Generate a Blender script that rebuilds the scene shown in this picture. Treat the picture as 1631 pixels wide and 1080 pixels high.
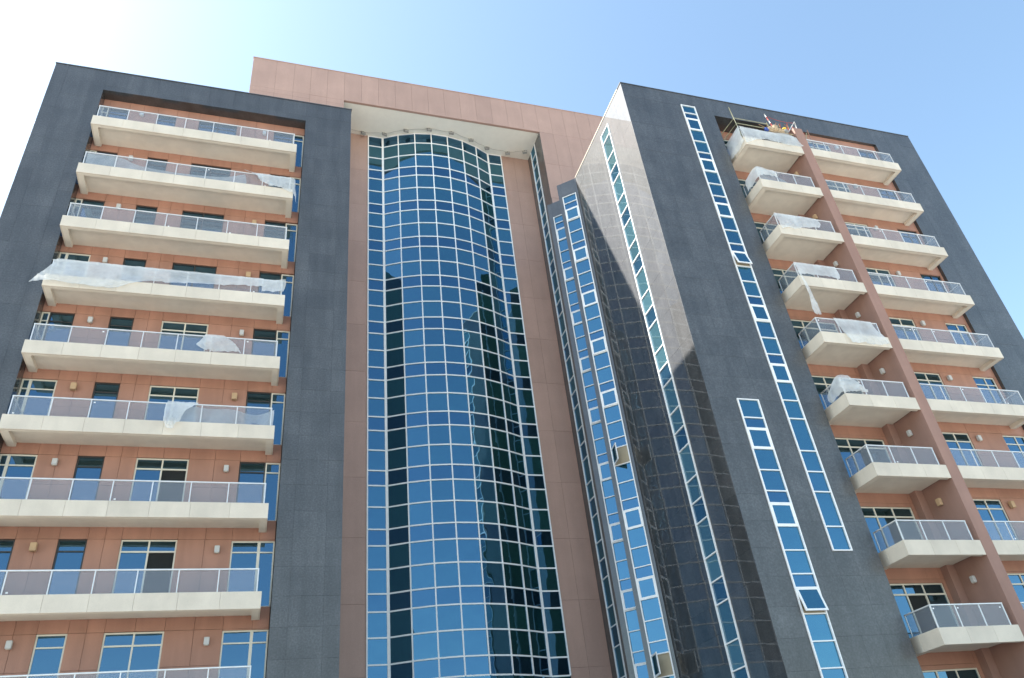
import bpy, math, random
from mathutils import Vector, Matrix, noise
random.seed(7)
scene = bpy.context.scene
for o in list(bpy.data.objects): bpy.data.objects.remove(o)
COL = scene.collection
R = math.radians
EYE = 1.6                                   # camera height above the ground

# ------------------------------------------------------------------ camera
FPX, YAW, PITCH, ROLL = 1236.95, 0.3529, 0.5942, -0.1228
fw = Vector((math.sin(YAW)*math.cos(PITCH), math.cos(YAW)*math.cos(PITCH), math.sin(PITCH)))
r0 = Vector((math.cos(YAW), -math.sin(YAW), 0)); u0 = r0.cross(fw)
rt = math.cos(ROLL)*r0 + math.sin(ROLL)*u0
up = -math.sin(ROLL)*r0 + math.cos(ROLL)*u0
cam_data = bpy.data.cameras.new('camera'); cam = bpy.data.objects.new('camera', cam_data); COL.objects.link(cam)
cam_data.sensor_width = 36; cam_data.lens = FPX/1631*36; cam_data.clip_end = 20000
cam.matrix_world = Matrix(((rt.x, up.x, -fw.x, 0), (rt.y, up.y, -fw.y, 0), (rt.z, up.z, -fw.z, EYE), (0, 0, 0, 1)))
scene.camera = cam
def pix(p):
    v = Vector(p) - Vector((0, 0, EYE)); d = v.dot(fw)
    if d < .1: return None
    return (815.5 + FPX*v.dot(rt)/d, 540 - FPX*v.dot(up)/d)
def seen(pts, m=0):
    q = [a for a in (pix(p) for p in pts) if a]
    if not q: return False
    xs = [a[0] for a in q]; ys = [a[1] for a in q]
    return max(xs) > -m and min(xs) < 1631+m and max(ys) > -m and min(ys) < 1080+m

# ------------------------------------------------------------------ sky, sun, exposure
SUN = Vector((-.804, .30, 1.0)).normalized()
world = bpy.data.worlds.new('World'); scene.world = world; world.use_nodes = True
wn = world.node_tree.nodes; wl_ = world.node_tree.links
bg = wn['Background']; sky = wn.new('ShaderNodeTexSky'); sky.sky_type = 'NISHITA'; sky.sun_disc = False
sky.sun_elevation = math.asin(SUN.z); sky.sun_rotation = math.atan2(SUN.x, SUN.y)
sky.air_density = 1.0; sky.dust_density = 1.3; sky.ozone_density = .35; sky.altitude = 0
wb = wn.new('ShaderNodeMix'); wb.data_type = 'RGBA'; wb.blend_type = 'MULTIPLY'; wb.inputs[0].default_value = 1; wb.inputs[7].default_value = (.975, 1.035, .955, 1)   # white balance of the whole sky
wl_.new(sky.outputs[0], wb.inputs[6]); wl_.new(wb.outputs[2], bg.inputs[0]); bg.inputs[1].default_value = .14
sl = bpy.data.lights.new('sun', 'SUN'); sl.energy = 5.0; sl.angle = R(.53); sl.color = (1, .96, .905)
so = bpy.data.objects.new('sun', sl); COL.objects.link(so); so.location = (-60, 40, 90)
so.rotation_euler = SUN.to_track_quat('Z', 'Y').to_euler()
scene.view_settings.view_transform = 'Standard'; scene.view_settings.look = 'None'
scene.view_settings.exposure = 1.5; scene.view_settings.gamma = 1
scene.render.engine = 'CYCLES'
scene.cycles.max_bounces = 8; scene.cycles.transparent_max_bounces = 16

# ------------------------------------------------------------------ materials
def new_mat(n):
    m = bpy.data.materials.new(n); m.use_nodes = True
    return m, m.node_tree.nodes, m.node_tree.links, m.node_tree.nodes['Principled BSDF']
def ramp(N, stops):
    r = N.new('ShaderNodeValToRGB'); e = r.color_ramp.elements
    while len(e) < len(stops): e.new(.5)
    for k, (p, c) in enumerate(stops): e[k].position = p; e[k].color = (*c, 1)
    return r
def surf(name, base, rough=.6, var=.12, spot=None, nscale=2.0, bump=.0, bscale=60, objvar=0., spec=.5, metal=0., stain=0., coat=None):
    """stone / render / paint: world-space mottling, fine speckle, a tint per piece"""
    m, N, L, b = new_mat(name)
    g = N.new('ShaderNodeNewGeometry')
    n1 = N.new('ShaderNodeTexNoise'); n1.inputs['Scale'].default_value = nscale; n1.inputs['Detail'].default_value = 6
    L.new(g.outputs['Position'], n1.inputs['Vector'])
    lo = tuple(c*(1-var) for c in base); hi = tuple(min(1, c*(1+var)) for c in base)
    r1 = ramp(N, [(.3, lo), (.7, hi)]); L.new(n1.outputs['Fac'], r1.inputs[0]); col = r1.outputs[0]
    if spot:
        n2 = N.new('ShaderNodeTexNoise'); n2.inputs['Scale'].default_value = spot[0]; n2.inputs['Detail'].default_value = 3
        L.new(g.outputs['Position'], n2.inputs['Vector'])
        r2 = ramp(N, [(.35, (spot[1],)*3), (.5, (1, 1, 1)), (.72, (spot[2],)*3)]); L.new(n2.outputs['Fac'], r2.inputs[0])
        mx = N.new('ShaderNodeMix'); mx.data_type = 'RGBA'; mx.blend_type = 'MULTIPLY'; mx.inputs[0].default_value = 1
        L.new(col, mx.inputs[6]); L.new(r2.outputs[0], mx.inputs[7]); col = mx.outputs[2]
    if stain:
        mp = N.new('ShaderNodeMapping'); mp.inputs['Scale'].default_value = (1.6, 1.6, .18); L.new(g.outputs['Position'], mp.inputs['Vector'])
        n4 = N.new('ShaderNodeTexNoise'); n4.inputs['Scale'].default_value = 1.4; n4.inputs['Detail'].default_value = 7; L.new(mp.outputs[0], n4.inputs['Vector'])
        r4 = ramp(N, [(.38, (1-stain,)*3), (.6, (1, 1, 1))]); L.new(n4.outputs['Fac'], r4.inputs[0])
        mx = N.new('ShaderNodeMix'); mx.data_type = 'RGBA'; mx.blend_type = 'MULTIPLY'; mx.inputs[0].default_value = 1
        L.new(col, mx.inputs[6]); L.new(r4.outputs[0], mx.inputs[7]); col = mx.outputs[2]
    if objvar:
        oi = N.new('ShaderNodeObjectInfo'); hsv = N.new('ShaderNodeHueSaturation')
        mr = N.new('ShaderNodeMapRange'); mr.inputs[3].default_value = 1-objvar; mr.inputs[4].default_value = 1+objvar
        L.new(oi.outputs['Random'], mr.inputs[0]); L.new(mr.outputs[0], hsv.inputs['Value']); L.new(col, hsv.inputs['Color']); col = hsv.outputs[0]
    L.new(col, b.inputs['Base Color'])
    b.inputs['Roughness'].default_value = rough; b.inputs['Specular IOR Level'].default_value = spec; b.inputs['Metallic'].default_value = metal
    if coat: b.inputs['Coat Weight'].default_value, b.inputs['Coat Roughness'].default_value, b.inputs['Coat IOR'].default_value = coat
    if bump:
        n3 = N.new('ShaderNodeTexNoise'); n3.inputs['Scale'].default_value = bscale; n3.inputs['Detail'].default_value = 4
        L.new(g.outputs['Position'], n3.inputs['Vector'])
        bp = N.new('ShaderNodeBump'); bp.inputs['Strength'].default_value = bump; bp.inputs['Distance'].default_value = .02
        L.new(n3.outputs['Fac'], bp.inputs['Height']); L.new(bp.outputs[0], b.inputs['Normal'])
    return m
def mirror_glass(name, body, refl, tint=(.62, .82, 1.0), wav=.05):
    """coated facade glass: dark body colour seen through a mirror coat"""
    m, N, L, b = new_mat(name); N.remove(b); out = N['Material Output']
    oi = N.new('ShaderNodeObjectInfo'); g = N.new('ShaderNodeNewGeometry')
    di = N.new('ShaderNodeBsdfDiffuse')
    hsv = N.new('ShaderNodeHueSaturation'); hsv.inputs['Color'].default_value = (*body, 1)
    mr = N.new('ShaderNodeMapRange'); mr.inputs[3].default_value = .7; mr.inputs[4].default_value = 1.35
    L.new(oi.outputs['Random'], mr.inputs[0]); L.new(mr.outputs[0], hsv.inputs['Value']); L.new(hsv.outputs[0], di.inputs['Color'])
    gl = N.new('ShaderNodeBsdfGlossy'); gl.inputs['Roughness'].default_value = .0; gl.inputs['Color'].default_value = (*tint, 1)
    ad = N.new('ShaderNodeVectorMath'); ad.operation = 'ADD'
    sc = N.new('ShaderNodeVectorMath'); sc.operation = 'SCALE'; sc.inputs['Scale'].default_value = 90
    cb = N.new('ShaderNodeCombineXYZ'); L.new(oi.outputs['Random'], cb.inputs[0]); L.new(oi.outputs['Random'], cb.inputs[2])
    L.new(cb.outputs[0], sc.inputs[0]); L.new(sc.outputs[0], ad.inputs[0]); L.new(g.outputs['Position'], ad.inputs[1])
    n = N.new('ShaderNodeTexNoise'); n.inputs['Scale'].default_value = .9; n.inputs['Detail'].default_value = 1
    L.new(ad.outputs[0], n.inputs['Vector'])
    bp = N.new('ShaderNodeBump'); bp.inputs['Strength'].default_value = wav; bp.inputs['Distance'].default_value = .12
    L.new(n.outputs['Fac'], bp.inputs['Height']); L.new(bp.outputs[0], gl.inputs['Normal'])
    fr = N.new('ShaderNodeFresnel'); fr.inputs['IOR'].default_value = 1.5
    mr2 = N.new('ShaderNodeMapRange'); mr2.inputs[1].default_value = .04; mr2.inputs[2].default_value = 1; mr2.inputs[3].default_value = refl; mr2.inputs[4].default_value = 1
    L.new(fr.outputs[0], mr2.inputs[0])
    mx = N.new('ShaderNodeMixShader'); L.new(mr2.outputs[0], mx.inputs[0]); L.new(di.outputs[0], mx.inputs[1]); L.new(gl.outputs[0], mx.inputs[2])
    L.new(mx.outputs[0], out.inputs[0]); return m
def clear_mat(name, trans, dif, difc, gloss, rough=.03, translucent=False, noise_scale=0, crease=0):
    m, N, L, b = new_mat(name); N.remove(b); out = N['Material Output']
    tr = N.new('ShaderNodeBsdfTransparent'); tr.inputs[0].default_value = (*trans, 1)
    d = N.new('ShaderNodeBsdfDiffuse'); d.inputs[0].default_value = (*difc, 1)
    s = d.outputs[0]
    if translucent:
        t = N.new('ShaderNodeBsdfTranslucent'); t.inputs[0].default_value = (*difc, 1)
        q = N.new('ShaderNodeMixShader'); q.inputs[0].default_value = .35; L.new(d.outputs[0], q.inputs[1]); L.new(t.outputs[0], q.inputs[2]); s = q.outputs[0]
    m1 = N.new('ShaderNodeMixShader'); m1.inputs[0].default_value = dif
    if crease:
        gc = N.new('ShaderNodeNewGeometry'); mp = N.new('ShaderNodeMapping'); mp.inputs['Scale'].default_value = (3.2, 3.2, 1.4); mp.inputs['Rotation'].default_value = (.3, .5, .2)
        nc = N.new('ShaderNodeTexNoise'); nc.inputs['Scale'].default_value = 1.6; nc.inputs['Detail'].default_value = 4; nc.inputs['Distortion'].default_value = 1.2
        try: nc.noise_type = 'RIDGED_MULTIFRACTAL'
        except Exception: pass
        L.new(gc.outputs['Position'], mp.inputs['Vector']); L.new(mp.outputs[0], nc.inputs['Vector'])
        bc = N.new('ShaderNodeBump'); bc.inputs['Strength'].default_value = crease; bc.inputs['Distance'].default_value = .05
        L.new(nc.outputs['Fac'], bc.inputs['Height']); L.new(bc.outputs[0], d.inputs['Normal'])
    if noise_scale:
        g = N.new('ShaderNodeNewGeometry'); n = N.new('ShaderNodeTexNoise'); n.inputs['Scale'].default_value = noise_scale; n.inputs['Detail'].default_value = 5
        L.new(g.outputs['Position'], n.inputs['Vector'])
        mr = N.new('ShaderNodeMapRange'); mr.inputs[1].default_value = .3; mr.inputs[2].default_value = .7; mr.inputs[3].default_value = dif*.72; mr.inputs[4].default_value = min(1, dif*1.25)
        L.new(n.outputs['Fac'], mr.inputs[0]); L.new(mr.outputs[0], m1.inputs[0])
    L.new(tr.outputs[0], m1.inputs[1]); L.new(s, m1.inputs[2])
    gl = N.new('ShaderNodeBsdfGlossy'); gl.inputs['Roughness'].default_value = rough
    fr = N.new('ShaderNodeFresnel'); fr.inputs['IOR'].default_value = gloss
    gb = N.new('ShaderNodeNewGeometry'); sb_ = N.new('ShaderNodeMath'); sb_.operation = 'SUBTRACT'; sb_.inputs[0].default_value = 1; L.new(gb.outputs['Backfacing'], sb_.inputs[1])
    ml = N.new('ShaderNodeMath'); ml.operation = 'MULTIPLY'; L.new(fr.outputs[0], ml.inputs[0]); L.new(sb_.outputs[0], ml.inputs[1])   # reflect at the outer face only
    m2 = N.new('ShaderNodeMixShader'); L.new(ml.outputs[0], m2.inputs[0]); L.new(m1.outputs[0], m2.inputs[1]); L.new(gl.outputs[0], m2.inputs[2])
    L.new(m2.outputs[0], out.inputs[0]); return m

M = {}
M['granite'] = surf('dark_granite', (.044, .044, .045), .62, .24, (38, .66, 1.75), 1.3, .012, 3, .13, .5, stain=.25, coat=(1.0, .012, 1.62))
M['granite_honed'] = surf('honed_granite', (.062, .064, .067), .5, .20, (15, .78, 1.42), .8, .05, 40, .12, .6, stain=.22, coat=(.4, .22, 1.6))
M['terracotta'] = surf('terracotta_panel', (.39, .203, .143), .6, .08, (60, .86, 1.16), .7, .05, 90, .05, .35, stain=.12)
M['pier'] = surf('terracotta_render', (.335, .198, .157), .7, .07, (120, .9, 1.1), .9, .04, 90, 0, .3, stain=.08)
M['terracotta_stone'] = surf('rose_granite', (.42, .274, .22), .45, .05, (60, .88, 1.14), .7, .03, 90, .05, .4, stain=.05)
M['joint'] = surf('dark_joint', (.10, .07, .06), .9, .1)
M['joint_granite'] = surf('granite_joint', (.035, .035, .037), .9, .1)
M['stone'] = surf('cream_stone', (.655, .58, .475), .55, .07, (70, .93, 1.05), 1.3, .03, 60, .05, .4, stain=.05)
M['cream'] = surf('cream_paint', (.76, .705, .60), .8, .05, None, .6, .03, 40, 0, .2, stain=.06)
M['soffit_paint'] = surf('soffit_paint', (.87, .845, .76), .85, .02, None, .4, .02, 30, 0, .2, stain=.03)
M['white'] = surf('white_aluminium', (.84, .84, .83), .35, .04, None, 3)
M['ivory'] = surf('ivory_frame', (.66, .62, .52), .4, .05, None, 3)
M['bronze'] = surf('dark_bronze_frame', (.035, .032, .03), .4, .1)
M['steel'] = surf('brushed_rail', (.72, .72, .71), .3, .06, None, 4, metal=.25)
M['dark'] = surf('dark_interior', (.012, .014, .014), .9, .2)
M['beige'] = surf('beige_interior', (.42, .35, .24), .9, .1)
M['lamp_white'] = surf('lamp_white', (.52, .515, .50), .45, .05)
M['lamp_beige'] = surf('lamp_cardboard', (.50, .34, .20), .85, .1)
M['floodlight'] = surf('floodlight_grey', (.22, .22, .21), .5, .1)
M['conduit'] = surf('conduit_grey', (.42, .40, .36), .6, .1)
M['glass'] = mirror_glass('facade_glass', (.008, .036, .034), .235, (.29, .65, 1.0), .10)
M['teal_glass'] = mirror_glass('teal_glass', (.05, .105, .115), .22)
M['teal_spandrel'] = mirror_glass('teal_spandrel', (.02, .05, .075), .2)
M['spandrel'] = mirror_glass('spandrel_glass', (.005, .015, .022), .225, (.28, .63, 1.0), .08)
M['door_glass'] = mirror_glass('door_glass', (.008, .018, .017), .22, (.34, .66, 1.0), .05)
M['rail_glass'] = clear_mat('balcony_glass', (.90, .93, .95), .17, (.45, .49, .55), 1.45, .02)
M['sheet'] = clear_mat('plastic_sheet', (.96, .97, .97), .62, (.90, .92, .92), 1.10, .35, True, 1.2, .55)
M['sticker'] = surf('white_sticker', (.8, .8, .78), .5)
M['scaffold'] = surf('scaffold_tube', (.34, .33, .22), .6, .25, None, 6)
M['red'] = surf('red_paint', (.45, .05, .03), .5)
M['sack'] = surf('sack_cloth', (.42, .32, .21), .95, .3, (20, .7, 1.2), 5, .3, 30)
M['yellow'] = surf('yellow_plastic', (.75, .50, .03), .4)
M['blue'] = surf('blue_cloth', (.04, .08, .30), .8)
M['roof'] = surf('roof_screed', (.35, .33, .30), .9)
M['ground'] = surf('sandy_ground', (.45, .42, .375), .95, .15, (6, .85, 1.1), .08, .2, 12)
M['damper_grey'] = surf('damper_grey', (.085, .083, .08), .9, .12, (200, .7, 1.4), .4)  # dark tone of the added patch that cuts ground bounce

# ------------------------------------------------------------------ builders
WL = {}                                     # world location of every parent
def link(o, loc, parent=None, rot=None):
    COL.objects.link(o); loc = Vector(loc)
    if parent is not None:
        o.parent = parent; o.location = loc - WL[parent.name]
    else: o.location = loc
    if rot is not None: o.rotation_euler = rot
    WL[o.name] = loc; return o
def mesh(name, verts, faces, mats, idx=None, smooth=False):
    me = bpy.data.meshes.new(name); me.from_pydata([tuple(v) for v in verts], [], faces)
    for m in (mats if isinstance(mats, (list, tuple)) else [mats]): me.materials.append(M[m])
    if idx: me.polygons.foreach_set('material_index', idx)
    if smooth: me.polygons.foreach_set('use_smooth', [True]*len(me.polygons))
    me.update(); return me
BF = [(0, 3, 2, 1), (4, 5, 6, 7), (0, 1, 5, 4), (1, 2, 6, 5), (2, 3, 7, 6), (3, 0, 4, 7)]
def box_vf(x0, x1, y0, y1, z0, z1, V=None, F=None, tf=None):
    V = [] if V is None else V; F = [] if F is None else F; n = len(V)
    for p in [(x0, y0, z0), (x1, y0, z0), (x1, y1, z0), (x0, y1, z0), (x0, y0, z1), (x1, y0, z1), (x1, y1, z1), (x0, y1, z1)]:
        V.append(tf(Vector(p)) if tf else p)
    F += [tuple(a+n for a in f) for f in BF]; return V, F
CACHE = {}
def box_mesh(name, sx, sy, sz, mat, ch=0.):
    k = (round(sx, 3), round(sy, 3), round(sz, 3), mat, ch)
    if k in CACHE: return CACHE[k]
    if not ch:
        V, F = box_vf(-sx/2, sx/2, -sy/2, sy/2, -sz/2, sz/2)
    else:                                   # chamfered box
        V = []; F = []
        hx, hy, hz = sx/2, sy/2, sz/2
        vi = {}
        for a in (-1, 1):
            for b in (-1, 1):
                for c in (-1, 1):
                    for ax in range(3):
                        h = [hx-ch, hy-ch, hz-ch]; h[ax] = (hx, hy, hz)[ax]
                        vi[(a, b, c, ax)] = len(V); V.append((a*h[0], b*h[1], c*h[2]))
        g = lambda a, b, c, ax: vi[(a, b, c, ax)]
        for s in (-1, 1):
            F.append([g(s, -1, -1, 0), g(s, 1, -1, 0), g(s, 1, 1, 0), g(s, -1, 1, 0)][::s])
            F.append([g(-1, s, -1, 1), g(-1, s, 1, 1), g(1, s, 1, 1), g(1, s, -1, 1)][::s])
            F.append([g(-1, -1, s, 2), g(1, -1, s, 2), g(1, 1, s, 2), g(-1, 1, s, 2)][::s])
        for a in (-1, 1):
            for b in (-1, 1):
                F.append([g(a, b, -1, 0), g(a, b, -1, 1), g(a, b, 1, 1), g(a, b, 1, 0)][::a*b])
                F.append([g(a, -1, b, 2), g(a, -1, b, 0), g(a, 1, b, 0), g(a, 1, b, 2)][::a*b])
                F.append([g(-1, a, b, 1), g(-1, a, b, 2), g(1, a, b, 2), g(1, a, b, 1)][::a*b])
                for c in (-1, 1):
                    F.append([g(a, b, c, 0), g(a, b, c, 1), g(a, b, c, 2)][::a*b*c])
        F = [tuple(f) for f in F]
    CACHE[k] = mesh(name, V, F, mat); return CACHE[k]
def obj(name, me, loc, parent=None, rot=None): return link(bpy.data.objects.new(name, me), loc, parent, rot)
def box(name, x0, x1, y0, y1, z0, z1, mat, parent=None, ch=0.):
    return obj(name, box_mesh(name, x1-x0, y1-y0, z1-z0, mat, ch), ((x0+x1)/2, (y0+y1)/2, (z0+z1)/2), parent)
def empty(name, loc, parent=None): return link(bpy.data.objects.new(name, None), loc, parent)
def tag(o, label, cat, group=None, kind=None):
    if label: o['label'] = label
    if cat: o['category'] = cat
    if group: o['group'] = group
    if kind: o['kind'] = kind
    return o
def tube_vf(pts, rad, V, F, n=6, closed_ends=True):
    pts = [Vector(p) for p in pts]; base = len(V)
    for i, p in enumerate(pts):
        d = (pts[min(i+1, len(pts)-1)] - pts[max(i-1, 0)]).normalized()
        a = d.cross(Vector((0, 0, 1)) if abs(d.z) < .9 else Vector((1, 0, 0))).normalized(); b = d.cross(a)
        for k in range(n): V.append(p + rad*(math.cos(2*math.pi*k/n)*a + math.sin(2*math.pi*k/n)*b))
    for i in range(len(pts)-1):
        for k in range(n):
            F.append((base+i*n+k, base+i*n+(k+1) % n, base+(i+1)*n+(k+1) % n, base+(i+1)*n+k))
    if closed_ends:
        F.append(tuple(base+k for k in range(n))); F.append(tuple(base+(len(pts)-1)*n+k for k in reversed(range(n))))
def tube(name, pts, rad, mat, parent=None, n=6):
    c = Vector(pts[0]); V = []; F = []; tube_vf([Vector(p)-c for p in pts], rad, V, F, n)
    return obj(name, mesh(name, V, F, mat, smooth=True), c, parent)

# wall planes: P a plan point, ang the direction running left to right as seen from outside
class Plane:
    def __init__(s, P, ang):
        s.P = Vector((P[0], P[1], 0)); s.ang = ang
        s.d = Vector((math.cos(ang), math.sin(ang), 0)); s.n = Vector((math.sin(ang), -math.cos(ang), 0))
    def w(s, a, t, z): return s.P + s.d*a + s.n*t + Vector((0, 0, z))
    def box(s, name, a0, a1, t0, t1, z0, z1, mat, parent=None, ch=0.):      # t: outward
        return obj(name, box_mesh(name, a1-a0, t1-t0, z1-z0, mat, ch), s.w((a0+a1)/2, (t0+t1)/2, (z0+z1)/2), parent, (0, 0, s.ang))

BUDGET = {'granite_panel': 300, 'terracotta_panel': 300}
TILES = []
def tiles(kind, mat, pl, parent, abreaks, zbreaks, holes=(), thick=.03, gap=None):
    gap = gap or (.003 if kind == 'granite_panel' else .010)
    """cladding slabs on a plane with openings cut out of them; kept for sorting by size in the picture"""
    for a0, a1 in zip(abreaks, abreaks[1:]):
        for z0, z1 in zip(zbreaks, zbreaks[1:]):
            rects = [(a0, a1, z0, z1)]
            for h in holes:
                nxt = []
                for r in rects:
                    if h[1] <= r[0] or h[0] >= r[1] or h[3] <= r[2] or h[2] >= r[3]: nxt.append(r); continue
                    if h[0] > r[0]: nxt.append((r[0], h[0], r[2], r[3]))
                    if h[1] < r[1]: nxt.append((h[1], r[1], r[2], r[3]))
                    m0, m1 = max(r[0], h[0]), min(r[1], h[1])
                    if h[2] > r[2]: nxt.append((m0, m1, r[2], h[2]))
                    if h[3] < r[3]: nxt.append((m0, m1, h[3], r[3]))
                rects = nxt
            for r in rects:
                if r[1]-r[0] < .05 or r[3]-r[2] < .05: continue
                TILES.append((kind, mat, pl, parent, (r[0]+gap/2, r[1]-gap/2, r[2]+gap/2, r[3]-gap/2), thick))
def tile_area(t):
    _, _, pl, _, (a0, a1, z0, z1), th = t
    if (Vector((0, 0, EYE)) - pl.w((a0+a1)/2, 0, (z0+z1)/2)).dot(pl.n) <= 0: return 0
    q = [pix(pl.w(a, th, z)) for a, z in ((a0, z0), (a1, z0), (a1, z1), (a0, z1))]
    if None in q: return 0
    cx = sum(a[0] for a in q)/4; cy = sum(a[1] for a in q)/4
    if not (-10 < cx < 1641 and -10 < cy < 1090): return 0
    return abs(sum(q[i][0]*q[(i+1) % 4][1]-q[(i+1) % 4][0]*q[i][1] for i in range(4)))/2
def flush_tiles():
    rest = {}
    for kind in BUDGET:
        ts = sorted([(tile_area(t), i) for i, t in enumerate(TILES) if t[0] == kind], reverse=True)
        for rank, (ar, i) in enumerate(ts):
            _, mat, pl, par, (a0, a1, z0, z1), th = TILES[i]
            jit = random.uniform(-.0025, .0025)
            if rank < BUDGET[kind] and ar > 30:
                o = pl.box(kind, a0, a1, jit, th+jit, z0, z1, mat, par, .0015)
                o.rotation_euler = (random.uniform(-1, 1)*.0016, 0, pl.ang + random.uniform(-1, 1)*.0016)
            else: rest.setdefault((par.name, kind, mat), []).append((pl, a0, a1, jit, th+jit, z0, z1, par))
    for (pn, kind, mat), L in rest.items():
        par = L[0][-1]; c = WL[pn]; V = []; F = []
        for pl, a0, a1, t0, t1, z0, z1, _ in L:
            box_vf(a0, a1, t0, t1, z0, z1, V, F, lambda v: pl.w(v.x, v.y, v.z) - c)
        # outward winding differs per plane; recalculated below
        me = mesh('cladding', V, F, mat)
        o = obj('cladding_field', me, c, par); o['kind'] = 'stuff'

# ------------------------------------------------------------------ main dimensions (metres)
H = 3.4
ZF = 32.98 + EYE                            # floor of the top balconies
ZW = 37.51 + EYE                            # roof line of both wings
YL, YLB, YLW = 30.47, 29.62, 31.10          # left wing: front, balcony front, rear wall of the recess
XL0, XL1, XLR0, XLR1, ZLR = -12.40, 3.01, -9.88, .48, 35.97+EYE
YR, YRB = 25.37, 24.25
XR0, XR1, XRR0, XRR1, ZRR = 18.09, 39.12, 23.98, 35.80, 36.0+EYE
YRW1, YRW2 = 26.40, 25.55                   # rear walls: bay beside the pier, bay beyond it
XPL, XPR = 28.31, 28.93                     # pier
S = 1.035
YP, YC = 35.567*S, 38.40*S                  # upper block front, back of the glazed recess
XP0, ZP, ZS = -3.157*S, 47.67*S+EYE, 44.687*S+EYE
XS0, XS1 = 3.11, 17.253*S
NF = 10

# ------------------------------------------------------------------ ground and an added dark patch
g = obj('ground', mesh('ground', [(-3000, -3000, 0), (3000, -3000, 0), (3000, 3000, 0), (-3000, 3000, 0)], [(0, 1, 2, 3)], 'ground'), (0, 0, 0)); g['kind'] = 'structure'
damper = obj('bounce_damper', mesh('bounce_damper', [(-40, 4, .004), (50, 4, .004), (50, 23, .004), (-40, 23, .004)], [(0, 1, 2, 3)], 'damper_grey'), (0, 0, 0)); damper['kind'] = 'structure'  # unseen dark patch, added to weaken bounce light on the lower floors

# ------------------------------------------------------------------ the building
B = empty('apartment_building', (10, 35, 0))
tag(B, 'tall apartment block with dark granite wings, terracotta walls and a curved blue glass bay', 'building')

def prism(name, pts, z0, z1, mat, parent):
    c = Vector((sum(p[0] for p in pts)/len(pts), sum(p[1] for p in pts)/len(pts), z0)); n = len(pts)
    V = [(p[0]-c.x, p[1]-c.y, 0) for p in pts] + [(p[0]-c.x, p[1]-c.y, z1-z0) for p in pts]
    F = [tuple(reversed(range(n))), tuple(range(n, 2*n))] + [(i, (i+1) % n, n+(i+1) % n, n+i) for i in range(n)]
    return obj(name, mesh(name, V, F, mat), c, parent)
t = .03; RV = .12
# left wing: rear terracotta wall and the granite frame standing in front of it
lw = box('rear_wall', XL0+.06, XL1-t, YLW+RV, 46, 0, ZW-.25, 'joint', B)
lf = empty('granite_frame', ((XL0+XL1)/2, YL+t, 0), B)
def framebox(x0, x1, y0, y1, z0, z1, par): return box('wall_core', x0, x1, y0, y1, z0, z1, 'joint_granite', par)
framebox(XL0, XLR0-t, YL+t, YLW+.02, 0, ZLR+t, lf); framebox(XLR1+t, XL1-t, YL+t, YLW+.02, 0, ZLR+t, lf); framebox(XL0, XL1-t, YL+t, YLW+.03, ZLR+t, ZW-.02, lf)
FZ = [ZW-.015-1.13*k for k in range(30)][::-1]
pL = Plane((0, YL+t), 0)
zrow = [0] + [z for z in FZ if z < ZLR-.2 and z > .3]
zc = [z for z in FZ if z > .3]; zc = [0] + zc
tiles('granite_panel', 'granite_honed', pL, lf, [XL0, XL0+.63, XL0+1.89, XLR0], zc)
tiles('granite_panel', 'granite_honed', pL, lf, [XLR1, XLR1+.63, XLR1+1.90, XL1], zc)
tiles('granite_panel', 'granite_honed', pL, lf, [XLR0+1.296*k for k in range(8)]+[XLR1], [ZLR, ZLR+.41, ZW-.015])
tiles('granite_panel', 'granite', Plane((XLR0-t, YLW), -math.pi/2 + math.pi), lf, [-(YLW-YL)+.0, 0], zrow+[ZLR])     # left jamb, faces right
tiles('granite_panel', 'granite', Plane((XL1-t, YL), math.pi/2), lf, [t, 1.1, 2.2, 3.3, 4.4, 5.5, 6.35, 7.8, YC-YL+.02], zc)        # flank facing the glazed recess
soffit = box('recess_soffit', XLR0, XLR1, YL+.002, YLW+.02, ZLR+.001, ZLR+t-.001, 'granite', lf)
box('coping', XL0-.03, XL1+.03, YL-.03, YL+.5, ZW-.012, ZW+.05, 'granite', lf); box('roof', XL0+.1, XL1-.1, YL+.5, 46, ZW-.3, ZW-.2, 'roof', B)
side = box('outer_wall', XL0-.0, XL0+.05, YLW+.03, 46, 0, ZW-.02, 'granite', B)
# right wing
rb = prism('rear_wall', [(XR0+t, YR+1.2), (XR0+t, YP+3), (XR1, YP+3), (XR1, YRW2+RV), (XPL+.2, YRW2+RV), (XPL+.2, YRW1+RV), (XRR0-.3, YRW1+RV), (XRR0-.3, YR+1.2)], 0, ZW-.25, 'joint', B)
rf = empty('granite_frame', (28, YR+t, 0), B)
box('wall_core', XR0+t, XRR0-t, YR+t, YRW1+.05, 0, ZRR+t, 'joint_granite', rf)
box('wall_core', XRR1+t, XR1, YR+t, YRW2+.06, 0, ZRR+t, 'joint_granite', rf)
box('wall_core', XR0+t, XR1, YR+t, YRW1+.06, ZRR+t, ZW-.02, 'joint_granite', rf)
pR = Plane((0, YR+t), 0)
zE = dict(x0=21.80, x1=22.75); zFs = dict(x0=19.47, x1=20.58)
holeE = (zE['x0'], zE['x1'], 9.12+EYE, 36.44+EYE); holeF = (zFs['x0'], zFs['x1'], 1, 16.02+EYE)
tiles('granite_panel', 'granite_honed', pR, rf, [XR0, 19.47, 20.58, 21.80, 22.75, XRR0], zc, [holeE, holeF])
tiles('granite_panel', 'granite_honed', pR, rf, [XRR1, 36.9, 38.0, XR1], zc)
tiles('granite_panel', 'granite_honed', pR, rf, [XRR0+1.182*k for k in range(10)]+[XRR1], [ZRR, ZRR+.38, ZW-.015])
box('recess_soffit', XRR0, XRR1, YR+.002, YRW1+.02, ZRR+.001, ZRR+t-.001, 'granite', rf)
pJ = Plane((XRR1+t, YRW2), -math.pi/2)     # right jamb of the recess faces left
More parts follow.
